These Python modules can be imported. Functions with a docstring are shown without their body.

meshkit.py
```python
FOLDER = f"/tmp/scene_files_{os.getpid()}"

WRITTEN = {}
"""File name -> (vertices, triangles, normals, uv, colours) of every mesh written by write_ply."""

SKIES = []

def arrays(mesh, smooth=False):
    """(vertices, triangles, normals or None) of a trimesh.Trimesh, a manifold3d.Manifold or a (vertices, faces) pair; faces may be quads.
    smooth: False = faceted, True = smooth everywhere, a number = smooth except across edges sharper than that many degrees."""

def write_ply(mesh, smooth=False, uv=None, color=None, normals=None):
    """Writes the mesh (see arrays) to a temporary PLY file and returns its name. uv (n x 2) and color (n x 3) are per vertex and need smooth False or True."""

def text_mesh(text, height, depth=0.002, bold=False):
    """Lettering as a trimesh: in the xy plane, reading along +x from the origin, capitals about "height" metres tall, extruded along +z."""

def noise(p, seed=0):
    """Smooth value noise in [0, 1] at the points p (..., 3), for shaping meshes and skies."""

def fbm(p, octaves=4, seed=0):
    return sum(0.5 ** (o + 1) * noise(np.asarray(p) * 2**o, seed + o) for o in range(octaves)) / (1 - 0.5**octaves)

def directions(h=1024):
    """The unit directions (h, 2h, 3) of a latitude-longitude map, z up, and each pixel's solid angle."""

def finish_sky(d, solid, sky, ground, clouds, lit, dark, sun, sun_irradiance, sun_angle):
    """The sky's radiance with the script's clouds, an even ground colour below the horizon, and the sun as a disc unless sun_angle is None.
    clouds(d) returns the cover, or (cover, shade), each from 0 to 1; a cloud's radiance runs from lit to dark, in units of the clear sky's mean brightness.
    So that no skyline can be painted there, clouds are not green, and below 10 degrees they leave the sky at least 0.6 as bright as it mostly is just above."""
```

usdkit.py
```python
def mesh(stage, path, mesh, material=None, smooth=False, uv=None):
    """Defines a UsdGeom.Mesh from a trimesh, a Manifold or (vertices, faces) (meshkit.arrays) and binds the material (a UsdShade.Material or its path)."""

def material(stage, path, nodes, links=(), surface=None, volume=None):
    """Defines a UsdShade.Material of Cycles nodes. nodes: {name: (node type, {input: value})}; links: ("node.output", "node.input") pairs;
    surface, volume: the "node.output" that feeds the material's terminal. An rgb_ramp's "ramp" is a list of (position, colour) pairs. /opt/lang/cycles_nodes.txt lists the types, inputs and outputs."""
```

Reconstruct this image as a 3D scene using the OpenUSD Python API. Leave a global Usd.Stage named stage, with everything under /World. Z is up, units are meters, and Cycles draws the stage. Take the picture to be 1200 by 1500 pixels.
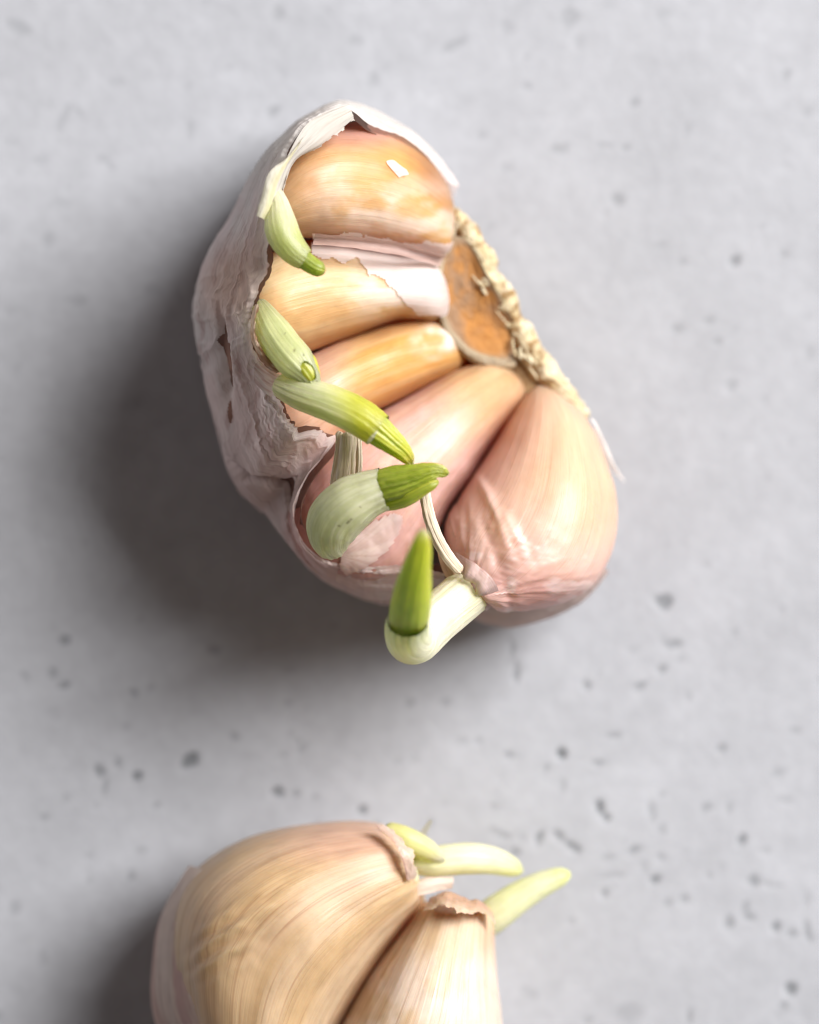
import math, numpy as np, usdkit, meshkit
from scipy.interpolate import CubicSpline, PchipInterpolator
from pxr import Usd, UsdGeom, UsdLux, UsdShade, Gf, Sdf, Vt

stage = Usd.Stage.CreateInMemory()
UsdGeom.Xform.Define(stage, '/World')
UsdGeom.Scope.Define(stage, '/World/Looks')

# ------------------------------------------------------------------ camera, light
CAM_H = 0.425                     # metres above the table
SCALE = 0.085e-3                  # metres of table per photograph pixel
cam = UsdGeom.Camera.Define(stage, '/World/camera')
cam.AddTranslateOp().Set(Gf.Vec3d(0, 0, CAM_H))
cam.CreateHorizontalApertureAttr(24.0)
cam.CreateVerticalApertureAttr(30.0)
cam.CreateFocalLengthAttr(100.0)
cam.CreateFStopAttr(7.6)
cam.CreateFocusDistanceAttr(CAM_H - 0.0335)
cam.CreateClippingRangeAttr(Gf.Vec2f(0.02, 100))
cam.CreateExposureAttr(0.0)

KEY_AZ, KEY_EL, KEY_DIST, KEY_SIZE, KEY_I = math.radians(33.5), math.radians(39.5), 2.2, (1.24, 1.24), 28.6
ROOM = (0.108, 0.088, 0.080)
d = np.array([math.cos(KEY_EL) * math.cos(KEY_AZ), math.cos(KEY_EL) * math.sin(KEY_AZ), math.sin(KEY_EL)])
key = UsdLux.RectLight.Define(stage, '/World/window_light')
x = np.cross([0, 0, 1], d); x /= np.linalg.norm(x); y = np.cross(d, x)
p = d * KEY_DIST
key.AddTransformOp().Set(Gf.Matrix4d(*x, 0, *y, 0, *d, 0, *p, 1))
key.CreateWidthAttr(KEY_SIZE[0]); key.CreateHeightAttr(KEY_SIZE[1])
key.CreateIntensityAttr(KEY_I); key.CreateColorAttr(Gf.Vec3f(1.0, 0.985, 0.97))
room = UsdLux.DomeLight.Define(stage, '/World/room_light')
usdkit.material(stage, '/World/Looks/room', {'b': ('background_shader', {'color': ROOM, 'strength': 1.0})}, surface='b.background')
UsdShade.MaterialBindingAPI.Apply(room.GetPrim()).Bind(UsdShade.Material.Get(stage, '/World/Looks/room'))

fd = np.array([math.cos(math.radians(12)) * math.cos(math.radians(152)), math.cos(math.radians(12)) * math.sin(math.radians(152)), math.sin(math.radians(12))])
left_light = UsdLux.RectLight.Define(stage, '/World/unseen_left_light')     # unseen source low on the left, placed to light the papery skin
x = np.cross([0, 0, 1], fd); x /= np.linalg.norm(x); y = np.cross(fd, x)
left_light.AddTransformOp().Set(Gf.Matrix4d(*x, 0, *y, 0, *fd, 0, *(fd * 1.5), 1))
left_light.CreateWidthAttr(1.4); left_light.CreateHeightAttr(0.5); left_light.CreateIntensityAttr(2.0); left_light.CreateColorAttr(Gf.Vec3f(1.0, 0.96, 0.95))

# ------------------------------------------------------------------ helpers
def P(q):
    """photograph pixel (x, y) at height z mm -> a point of the world in metres"""
    q = np.asarray(q, float)
    k = (CAM_H - q[..., 2] * 1e-3) / CAM_H
    return np.stack([(q[..., 0] - 600) * SCALE * k, (750 - q[..., 1]) * SCALE * k, q[..., 2] * 1e-3], -1)

def lin(r, g, b):
    c = np.array([r, g, b], float) / 255
    return np.where(c < 0.04045, c / 12.92, ((c + 0.055) / 1.055) ** 2.4)

def sm(a, b, x):
    t = np.clip((np.asarray(x, float) - a) / (b - a), 0, 1)
    return t * t * (3 - 2 * t)

def resample(pts, n, t=None):
    """smooth curve through points, by chord length"""
    pts = np.asarray(pts, float)
    if t is None:
        t = np.r_[0, np.cumsum(np.sqrt(np.linalg.norm(np.diff(pts[:, :2], axis=0), axis=1) + 1e-6))]
        t /= t[-1]
    return PchipInterpolator(t, pts)(np.linspace(0, 1, n)) if len(pts) < 4 else CubicSpline(t, pts, bc_type='natural')(np.linspace(0, 1, n))

def prof(vals, n, x=None):
    return PchipInterpolator(np.linspace(0, 1, len(vals)), np.asarray(vals, float))(np.linspace(0, 1, n) if x is None else x)

def normals(G, wrap=None):
    if wrap is not None:
        if wrap:
            N = normals(np.concatenate([G[:, -1:], G, G[:, :1]], 1))[:, 1:-1]
            sgn = np.sign(((G - G.mean((0, 1))) * N).sum())
        else:
            N = normals(G); sgn = np.sign(N[..., 2].sum())
        return N * sgn, sgn
    a, b = np.gradient(G, axis=0), np.gradient(G, axis=1)
    n = np.cross(a, b)
    return n / (np.linalg.norm(n, axis=-1, keepdims=True) + 1e-15)

counts = {}
def free(parent, name):
    k = counts.get((parent, name), 0); counts[(parent, name)] = k + 1
    return f'{parent}/{name}' + (f'_{k:03d}' if k else '')

def grid_faces(n, m, wrap):
    i, j = np.meshgrid(np.arange(n - 1), np.arange(m if wrap else m - 1), indexing='ij')
    j2 = (j + 1) % m
    q = np.stack([i * m + j, i * m + j2, (i + 1) * m + j2, (i + 1) * m + j], -1).reshape(-1, 4)
    return q

def put(parent, name, V, F, mat, tint, st, label=None):
    """one Mesh prim; V n x 3, F triangles or quads, tint n x 3 base colours, st n x 3 surface coordinates in mm"""
    used, F = np.unique(F, return_inverse=True)
    F = F.reshape(-1, 4); V, tint, st = V[used], np.asarray(tint)[used], st[used]
    path = free(parent, name)
    m = usdkit.mesh(stage, path, (V, F), f'/World/Looks/{mat}', smooth=True)
    api = UsdGeom.PrimvarsAPI(m)
    api.CreatePrimvar('tint', Sdf.ValueTypeNames.Color3fArray, 'vertex').Set(Vt.Vec3fArray.FromNumpy(np.clip(tint, 0, 1).astype(np.float32)))
    api.CreatePrimvar('grain', Sdf.ValueTypeNames.Vector3fArray, 'vertex').Set(Vt.Vec3fArray.FromNumpy(st.astype(np.float32)))
    if label: m.GetPrim().SetCustomDataByKey('label', label)
    return path

def pixels(V):
    k = (CAM_H - V[..., 2]) / CAM_H
    return V[..., 0] / (SCALE * k) + 600, 750 - V[..., 1] / (SCALE * k)

LAST = [None]
def patch(parent, name, surf, mask, off_mm, mat, colour, curl=None):
    """a thin scrap lying on a surface: the part of it where mask > 0, raised"""
    G, U, W, px, py, wrap = surf
    N, sgn = normals(G, wrap)
    keep = (mask(px, py) > 0) & (N[..., 2] > .05)
    lift = off_mm * (.35 + 1.2 * meshkit.fbm(np.stack([px / 45, py / 45, 0 * px], -1), 2, 77)) * 1e-3
    if curl is not None: lift = lift + curl(px, py) * 1e-3
    V = (G + N * lift[..., None]).reshape(-1, 3)
    F = grid_faces(*U.shape, wrap); F = F[:, ::-1] if sgn > 0 else F; F = F[keep.ravel()[F].all(1)]
    st = np.stack([U * 25, np.cos(W * 6.283) * 6, np.sin(W * 6.283) * 6], -1)
    put(parent, name, V, F, mat, np.broadcast_to(colour(U, W, px, py), G.shape).reshape(-1, 3), st.reshape(-1, 3))

def grid_object(parent, name, G, mat, colour, wrap=False, relief=None, cull=None, u_mm=None, v_mm=None, label=None):
    """G: n x m x 3 world points. relief(u, v, px, py) in mm along the normal; colour(u, v, px, py) -> n x m x 3"""
    n, m = G.shape[:2]
    U, W = np.meshgrid(np.linspace(0, 1, n), np.linspace(0, 1, m, endpoint=not wrap), indexing='ij')
    px, py = pixels(G)
    N, sgn = normals(G, wrap)
    if relief is not None:
        G = G + N * (relief(U, W, px, py) * 1e-3)[..., None]
    F = grid_faces(n, m, wrap)
    if sgn > 0: F = F[:, ::-1]
    LAST[0] = (G, U, W, px, py, wrap)
    if cull is not None:
        keep = ~cull(U, W, px, py).ravel()
        F = F[keep[F].all(1)]
    lu = np.linalg.norm(np.diff(G[:, m // 4], axis=0), axis=1).sum() * 1e3 if u_mm is None else u_mm
    lv = np.linalg.norm(np.diff(G[n // 2], axis=0), axis=1).sum() * 1e3 if v_mm is None else v_mm
    # round the section so that no seam shows in the grain
    if wrap:
        st = np.stack([U * lu, np.cos(W * 2 * np.pi) * lv / 6.283, np.sin(W * 2 * np.pi) * lv / 6.283], -1)
    else:
        st = np.stack([U * lu, W * lv, 0 * U], -1)
    C = colour(U, W, px, py)
    C = np.broadcast_to(C, G.shape)
    return put(parent, name, G.reshape(-1, 3), F, mat, C.reshape(-1, 3), st.reshape(-1, 3), label)

def pillow(A, B, zc, ht, hb, n=220, m=160, power=0.85, skew=0.0):
    """closed body between two outline curves: crest ht mm above the edge height zc, belly hb mm below it"""
    a, b = resample(A, n), resample(B, n)
    zc, ht, hb = prof(zc, n), prof(ht, n), prof(hb, n)
    th = np.linspace(0, 2 * np.pi, m, endpoint=False)
    c, s = np.cos(th), np.sin(th)
    mid, half = (a + b) / 2, (a - b) / 2
    cc = np.sign(c) * np.abs(c) ** power
    xy = mid[:, None] + half[:, None] * cc[None, :, None]
    z = zc[:, None] + np.where(s > 0, ht[:, None], hb[:, None]) * np.sign(s) * np.abs(s) ** (1.0) * (1 + skew * c)
    return P(np.concatenate([xy, z[..., None]], -1))[:, ::-1]

def sweep(spine, rad, flat=1.0, up=(0, 0, 1), n=90, m=40, cap0=0.0, cap1=0.12, open_=None, twist=0.0):
    """tube along spine points (px, py, z mm) with radii in photograph pixels"""
    C = P(resample(spine, n))
    x = np.linspace(0, 1, n)
    # concentrate rings at the ends for round caps
    x = 0.5 - 0.5 * np.cos(np.pi * x); x = 0.5 * x + 0.5 * np.linspace(0, 1, n)
    C = CubicSpline(np.linspace(0, 1, n), C)(x)
    r = prof(rad, n, x) * SCALE
    if cap0: r = r * np.sqrt(np.clip(1 - np.clip(1 - x / cap0, 0, 1) ** 2, 0, 1))
    if cap1: r = r * np.sqrt(np.clip(1 - np.clip(1 - (1 - x) / cap1, 0, 1) ** 2, 0, 1))
    T = np.gradient(C, axis=0); T /= np.linalg.norm(T, axis=1, keepdims=True)
    side = np.cross(T, np.asarray(up, float)); side /= np.linalg.norm(side, axis=1, keepdims=True) + 1e-9
    top = np.cross(side, T)
    th = np.linspace(0, 2 * np.pi, m, endpoint=False)[None] + (twist * x)[:, None]
    if open_ is not None:
        th = np.linspace(open_[0], open_[1], m)[None] + (twist * x)[:, None]
    return C[:, None] + (r[:, None] * np.cos(th))[..., None] * side[:, None] + (r[:, None] * np.sin(th) * flat)[..., None] * top[:, None]

def fb(u, v, su, sv, seed=0, o=4):
    return meshkit.fbm(np.stack([u * su, v * sv, 0 * u + seed * 7.3], -1), o, seed)

def ridged(u, v, su, sv, seed=0):
    return 1 - np.abs(2 * fb(u, v, su, sv, seed, 3) - 1)

def mixc(a, b, t):
    return a + (b - a) * np.asarray(t)[..., None]

def blob(px, py, cx, cy, rx, ry, ang=0.0, soft=0.5):
    c, s = math.cos(math.radians(ang)), math.sin(math.radians(ang))
    dx, dy = px - cx, py - cy
    r = np.hypot((dx * c + dy * s) / rx, (-dx * s + dy * c) / ry)
    return 1 - sm(1 - soft, 1 + soft, r)

# ------------------------------------------------------------------ materials
def look(name, rough, streak=(0.5, 5.0), streak_amt=0.3, sss=0.0, sss_radius=(1, .5, .3), sss_mm=1.5, bump=0.15, translucent=0.0, clear=0.0, spec=0.5, mott=0.12, coat=0.0, dark=(0.55, 0.36, 0.28), vein=0.0, vein_scale=(0.02, 1.1), grain_bump=0.0):
    nodes = {
        'tint': ('attribute', {'attribute': 'tint'}), 'grain': ('attribute', {'attribute': 'grain'}),
        'map': ('mapping', {'scale': (streak[0], streak[1], streak[1])}),
        'n': ('noise_texture', {'scale': 1.0, 'detail': 3.0, 'roughness': 0.6, 'distortion': 0.3}),
        'r': ('rgb_ramp', {'ramp': [(0.0, (1, 1, 1)), (0.36, (0.75, 0.75, 0.75)), (0.5, (0.05, 0.05, 0.05)), (1.0, (0, 0, 0))]}),
        'f': ('math', {'math_type': 'multiply', 'value2': streak_amt}),
        'dk': ('mix_color', {'blend_type': 'multiply', 'fac': 1.0, 'b': dark}),
        'c1': ('mix_color', {'blend_type': 'mix'}),
        'map2': ('mapping', {'scale': (0.35, 0.5, 0.5)}),
        'n2': ('noise_texture', {'scale': 1.0, 'detail': 5.0, 'roughness': 0.6}),
        'mr': ('map_range', {'from_min': 0.25, 'from_max': 0.75, 'to_min': 1 - mott, 'to_max': 1 + mott}),
        'c2': ('vector_math', {'math_type': 'scale'}),
        'map4': ('mapping', {'scale': (vein_scale[0], vein_scale[1], vein_scale[1]), 'location': (3.1, 1.7, 5.3)}),
        'n4': ('noise_texture', {'scale': 1.0, 'detail': 2.0, 'roughness': 0.55, 'distortion': 0.15}),
        'd4': ('math', {'math_type': 'subtract', 'value2': 0.5}), 'a4': ('math', {'math_type': 'absolute'}),
        'r4': ('map_range', {'from_min': 0.0, 'from_max': 0.022, 'to_min': vein, 'to_max': 0.0, 'clamp': True}),
        'dk4': ('mix_color', {'blend_type': 'multiply', 'fac': 1.0, 'b': tuple(x * .8 for x in dark)}), 'c4': ('mix_color', {'blend_type': 'mix'}),
        'n3': ('noise_texture', {'scale': 9.0, 'detail': 3.0}),
        'hsum': ('math', {'math_type': 'multiply_add', 'value2': grain_bump}),
        'b': ('bump', {'strength': 1.0, 'distance': bump * 1e-3}),
        'rr': ('map_range', {'from_min': 0.3, 'from_max': 0.7, 'to_min': rough - 0.08, 'to_max': rough + 0.12}),
        'p': ('principled_bsdf', {'specular_ior_level': spec, 'subsurface_weight': sss, 'subsurface_radius': sss_radius, 'subsurface_scale': sss_mm * 1e-3, 'coat_weight': coat, 'coat_roughness': 0.25}),
    }
    links = [('grain.vector', 'map.vector'), ('map.vector', 'n.vector'), ('n.fac', 'r.fac'), ('r.color', 'f.value1'), ('f.value', 'c1.fac'),
             ('tint.color', 'dk.a'), ('tint.color', 'c1.a'), ('dk.result', 'c1.b'),
             ('grain.vector', 'map2.vector'), ('map2.vector', 'n2.vector'), ('n2.fac', 'mr.value'), ('grain.vector', 'map4.vector'), ('map4.vector', 'n4.vector'), ('n4.fac', 'd4.value1'), ('d4.value', 'a4.value1'), ('a4.value', 'r4.value'), ('r4.result', 'c4.fac'), ('c1.result', 'c4.a'), ('c1.result', 'dk4.a'), ('dk4.result', 'c4.b'), ('c4.result', 'c2.vector1'), ('mr.result', 'c2.scale'),
             ('c2.vector', 'p.base_color'), ('grain.vector', 'n3.vector'), ('n3.fac', 'hsum.value1'), ('n.fac', 'hsum.value3'), ('hsum.value', 'b.height'), ('b.normal', 'p.normal'), ('n2.fac', 'rr.value'), ('rr.result', 'p.roughness')]
    out = 'p.BSDF'
    if translucent:
        nodes['t'] = ('translucent_bsdf', {}); nodes['m'] = ('mix_closure', {'fac': translucent})
        links += [('c2.vector', 't.color'), ('b.normal', 't.normal'), ('p.BSDF', 'm.closure1'), ('t.BSDF', 'm.closure2')]
        out = 'm.closure'
    if clear:
        nodes['tr'] = ('transparent_bsdf', {}); nodes['m2'] = ('mix_closure', {'fac': clear})
        links += [(out, 'm2.closure1'), ('tr.BSDF', 'm2.closure2')]
        out = 'm2.closure'
    usdkit.material(stage, f'/World/Looks/{name}', nodes, links, surface=out)

look('clove_skin', 0.40, vein=.20, vein_scale=(0.025, 0.8), spec=0.35, streak=(0.09, 2.4), streak_amt=0.08, sss=0.35, sss_radius=(1.0, 0.45, 0.2), sss_mm=2.0, bump=0.05, mott=0.10, dark=(0.72, 0.50, 0.42))
look('golden_skin', 0.38, vein=.42, vein_scale=(0.012, 0.95), spec=0.4, streak=(0.045, 2.6), streak_amt=0.26, sss=0.25, sss_radius=(1.0, 0.5, 0.2), sss_mm=1.5, bump=0.07, mott=0.13, dark=(0.66, 0.46, 0.36))
look('paper_skin', 0.50, vein=.55, vein_scale=(0.03, 0.9), spec=.35, streak=(0.15, 1.5), streak_amt=0.25, bump=0.10, translucent=0.40, clear=0.05, mott=0.10, dark=(0.72, 0.62, 0.60))
look('thin_paper', 0.45, vein=.3, vein_scale=(0.03, 1.4), spec=.35, streak=(0.08, 2.5), streak_amt=0.22, bump=0.10, translucent=0.35, clear=0.18, mott=0.10, dark=(0.75, 0.65, 0.55))
look('dry_fibre', 0.6, streak=(0.12, 3.0), streak_amt=0.55, bump=0.25, translucent=0.15, mott=0.12, dark=(0.5, 0.38, 0.27))
look('sprout_sheath', 0.36, vein=.3, vein_scale=(0.03, 1.2), spec=.4, grain_bump=.25, streak=(0.10, 3.0), streak_amt=0.22, sss=0.5, sss_radius=(0.8, 1.0, 0.35), sss_mm=1.5, bump=0.14, mott=0.16, dark=(0.70, 0.76, 0.46), coat=0.05)
look('green_leaf', 0.40, grain_bump=.3, streak=(0.10, 3.2), streak_amt=0.45, sss=0.4, sss_radius=(0.6, 1.0, 0.15), sss_mm=1.0, bump=0.08, mott=0.2, dark=(0.55, 0.62, 0.4), coat=0.08)
look('root_plate', 0.75, streak=(1.2, 1.2), streak_amt=0.5, bump=0.35, sss=0.1, sss_mm=0.8, mott=0.2, dark=(0.65, 0.52, 0.32), spec=0.3)

usdkit.material(stage, '/World/Looks/concrete', {
    'g': ('geometry', {}), 'tint': ('attribute', {'attribute': 'tint'}),
    'n1': ('noise_texture', {'scale': 75.0, 'detail': 5.0, 'roughness': 0.55}),
    'n2': ('noise_texture', {'scale': 420.0, 'detail': 4.0, 'roughness': 0.6}),
    'm1': ('map_range', {'from_min': 0.3, 'from_max': 0.7, 'to_min': 0.935, 'to_max': 1.06}),
    'm2': ('map_range', {'from_min': 0.3, 'from_max': 0.7, 'to_min': 0.95, 'to_max': 1.045}),
    's': ('math', {'math_type': 'multiply'}), 'c': ('vector_math', {'math_type': 'scale'}),
    'b': ('bump', {'strength': 0.5, 'distance': 0.0002}),
    'p': ('principled_bsdf', {'roughness': 0.55, 'specular_ior_level': 0.3})},
    [('g.position', 'n1.vector'), ('g.position', 'n2.vector'), ('n1.fac', 'm1.value'), ('n2.fac', 'm2.value'), ('m1.result', 's.value1'), ('m2.result', 's.value2'),
     ('tint.color', 'c.vector1'), ('s.value', 'c.scale'), ('c.vector', 'p.base_color'), ('n2.fac', 'b.height'), ('b.normal', 'p.normal')], surface='p.BSDF')

# ------------------------------------------------------------------ tabletop
def axis(lo, hi, step, far):
    core = np.arange(lo, hi + step, step)
    out = np.geomspace(0.004, far, 14)
    return np.r_[lo - out[::-1], core, hi + out]
xs, ys = axis(-0.056, 0.056, 0.00035, 0.9), axis(-0.07, 0.07, 0.00035, 0.9)
X, Y = np.meshgrid(xs, ys)
tpx, tpy = X / SCALE + 600, 750 - Y / SCALE
stain = np.zeros_like(X)
# pits and dark specks of the concrete: pixel, radii, angle, depth of tone
SPECKS = [(972,882,13,11,0,.55),(985,945,14,7,10,.4),(968,982,7,6,0,.35),(938,1006,11,8,-20,.35),(858,1005,7,7,0,.4),(748,950,4,16,-10,.3),(757,985,5,20,-5,.4),
 (747,1105,10,5,0,.35),(822,1104,9,8,20,.75),(800,1125,6,6,0,.25),(875,1118,8,5,0,.35),(878,1182,7,12,-10,.7),(888,1197,7,5,40,.6),(898,1078,12,5,0,.3),(1057,1095,8,8,30,.3),
 (955,1190,6,16,-10,.25),(970,1215,7,10,0,.2),(790,1228,6,13,5,.5),(818,1226,7,11,-40,.45),(840,1242,13,6,25,.5),(735,1222,18,4,20,.3),(754,1250,8,6,0,.4),(930,1247,12,6,-20,.4),(893,1257,10,5,0,.25),
 (967,1256,7,4,30,.3),(895,1283,24,4,0,.25),(960,1287,8,7,0,.55),(885,1310,8,7,0,.4),(1088,1230,8,7,0,.5),(1103,1291,10,8,10,.4),(1120,1247,8,5,30,.2),(1130,1295,18,3,10,.2),
 (1068,1352,7,10,0,.35),(1098,1345,12,6,20,.35),(1135,1357,8,8,0,.5),(1160,1369,10,5,10,.35),(1183,1365,5,16,-15,.35),(1158,1448,9,9,0,.6),(1148,1474,6,6,0,.3),(1010,1490,5,12,0,.3),(920,1485,20,16,0,.15),(862,1494,8,5,0,.25),
 (1003,1318,8,7,0,.3),(978,1323,7,7,0,.25),(1040,1284,5,4,0,.2),(1090,1330,5,12,20,.25),(1163,1072,10,6,0,.2),(1150,1170,12,6,0,.15),(1035,1183,7,7,0,.3),(1065,1185,5,9,0,.2),(970,1165,8,5,0,.2),(825,1150,5,12,0,.2),(700,1085,8,6,0,.2),(653,1030,9,6,0,.2),
 (1076,381,9,9,0,.45),(905,293,11,11,0,.3),(1147,372,8,7,0,.2),(1000,385,9,6,0,.2),(965,360,14,6,0,.12),(993,482,10,7,0,.22),(1050,500,8,7,0,.25),(1070,565,10,8,0,.2),(1185,520,8,12,0,.15),(1038,470,10,6,0,.2),
 (665,67,22,7,-25,.22),(740,40,9,14,0,.14),(835,25,16,12,0,.2),(848,60,8,12,0,.12),(970,22,12,7,0,.12),(1150,110,7,10,0,.22),(1180,165,9,7,0,.18),(928,150,9,8,0,.24),(820,218,14,8,0,.22),(885,212,12,5,0,.2),(915,216,7,6,0,.26),(772,125,7,5,0,.2),(705,200,8,6,0,.14),(742,245,8,10,0,.12),
 (95,937,10,8,0,.45),(75,985,7,8,0,.28),(95,1004,9,8,0,.38),(196,1015,8,7,0,.32),(312,952,10,8,0,.3),(145,1128,8,11,-20,.5),(174,1116,6,8,0,.35),(200,1138,9,7,0,.6),(155,1152,6,10,0,.3),(277,1115,15,9,-30,.65),(228,1179,9,5,0,.3),
 (405,1161,9,8,0,.6),(434,1162,7,6,0,.35),(460,1168,6,5,0,.2),(529,1187,8,8,-20,.55),(600,1028,9,6,0,.3),(343,1080,8,7,0,.25),(415,1107,10,6,0,.15),(63,1198,8,6,0,.25),(97,1170,8,8,0,.15),(190,1285,7,9,0,.28),(205,1248,8,6,0,.2),(130,1255,8,6,0,.15),(20,1330,9,12,0,.22),(60,1405,9,12,0,.15),
 (25,40,22,10,20,.2),(92,170,26,6,-60,.16),(115,165,12,5,40,.16),(60,235,12,7,0,.12),(400,162,12,7,-20,.25),(405,20,9,12,0,.16),(520,60,12,8,0,.14),(545,115,10,12,0,.16),(355,208,9,12,0,.12),(150,235,10,7,0,.15),(70,355,8,14,0,.15),(225,425,14,9,0,.15),(110,440,18,8,0,.15),(15,455,9,9,0,.12),(85,300,18,9,0,.1),(170,120,14,8,0,.1)]
rng = np.random.default_rng(5)
wob_x = 9 * (meshkit.fbm(np.stack([tpx / 16, tpy / 16, 0 * tpx], -1), 3, 1) - .5)
wob_y = 9 * (meshkit.fbm(np.stack([tpx / 16, tpy / 16, 0 * tpx], -1), 3, 2) - .5)
for cx, cy, rx, ry, an, k in SPECKS:
    stain = np.maximum(stain, min(1, k * 1.08) * blob(tpx + wob_x, tpy + wob_y, cx, cy, rx * .95, ry * .95, an, .35))
for _ in range(240):                                   # small faint specks all over the slab
    cx, cy, r = rng.uniform(-60, 1260), rng.uniform(-60, 1560), rng.uniform(2.5, 7)
    k = rng.uniform(.05, .2) * (1.3 if cy > 900 else .8)
    stain = np.maximum(stain, k * blob(tpx + wob_x, tpy + wob_y, cx, cy, r * rng.uniform(.8, 2), r, rng.uniform(0, 180), .5))
pale = 0.5 * sm(.58, .72, meshkit.fbm(np.stack([tpx / 60, tpy / 60, 0 * tpx], -1), 4, 9))
base = np.array([0.345, 0.352, 0.379])
tt = base * (1 + .07 * pale[..., None])
tt = mixc(tt, np.array([0.09, 0.10, 0.108]), stain)
Vt_ = np.stack([X, Y, -0.0003 * stain - 0.00002], -1)
put('/World', 'tabletop', Vt_.reshape(-1, 3), grid_faces(*X.shape, False), 'concrete', tt.reshape(-1, 3), np.zeros((X.size, 3)))
stage.GetPrimAtPath('/World/tabletop').SetCustomDataByKey('kind', 'structure')
stage.GetPrimAtPath('/World/tabletop').SetCustomDataByKey('label', 'pale grey speckled concrete tabletop under both garlic bulbs')

def thing(name, label, cat):
    path = free('/World', name)
    o = UsdGeom.Xform.Define(stage, path).GetPrim()
    o.SetCustomDataByKey('label', label); o.SetCustomDataByKey('category', cat)
    return path

# ------------------------------------------------------------------ the opened garlic bulb
bulb = thing('garlic_bulb', 'opened half garlic bulb with five peeled orange cloves and curling green sprouts', 'garlic')

ORANGE, TAN, PINK, ROSE, CREAM, WHITE = np.array([.48, .240, .070]), np.array([.42, .235, .120]), np.array([.55, .345, .300]), np.array([.37, .175, .15]), np.array([.49, .335, .185]), np.array([.80, .73, .72])
BROWN = np.array([.27, .11, .035])

def clove_relief(seed, amp=1.0):
    def f(u, w, px, py):
        e = np.sin(np.pi * u) ** .5
        return amp * e * (.55 * (fb(px / 60, py / 60, 1, 1, seed, 3) - .5) + .30 * (fb(u, np.cos(w * 6.283), 2.0, 5, seed + 1, 3) - .5) + .07 * (fb(u, np.cos(w * 6.283), 4, 18, seed + 2, 2) - .5))
    return f

def streaky(u, w, seed, lo=.35, hi=.7, sv=9):
    return sm(lo, hi, fb(u, np.cos(w * 6.283) * 1.0, 1.3, sv * .5, seed, 3))

# -- first clove (top)
def c1(u, w, px, py):
    C = mixc(ORANGE, CREAM, .6 * streaky(u, w, 3, .35, .65, 5))
    C = mixc(C, BROWN, .9 * blob(px, py, 640, 250, 70, 26, 60, .8))
    C = mixc(C, TAN * .85, .7 * blob(px, py, 440, 290, 50, 90, 0, .8))
    C = mixc(C, TAN * 1.15, .5 * blob(px, py, 500, 225, 110, 35, -25, .8))
    C = mixc(C, ROSE, .8 * blob(px, py, 525, 192, 95, 22, -2, .8))
    k = blob(px, py, 585, 318, 110, 50, 10, .8) * sm(.38, .62, fb(px / 50, py / 30, 1, 1, 8, 4))
    return mixc(C, WHITE * .9, .42 * k)
G = pillow([(668,318),(657,270),(625,225),(570,190),(510,178),(455,192),(405,240),(375,300),(380,345)],
           [(668,318),(655,372),(600,366),(530,356),(475,350),(440,350),(405,352),(388,350),(380,345)],
           [12,16,21,25,27,27], [0.2,7.5,9.5,9.0,7.0,0.2], [0.2,12,14,14,10,0.2])
k1 = grid_object(bulb, 'clove', G, 'clove_skin', c1, True, clove_relief(11))
K1 = LAST[0]

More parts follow.
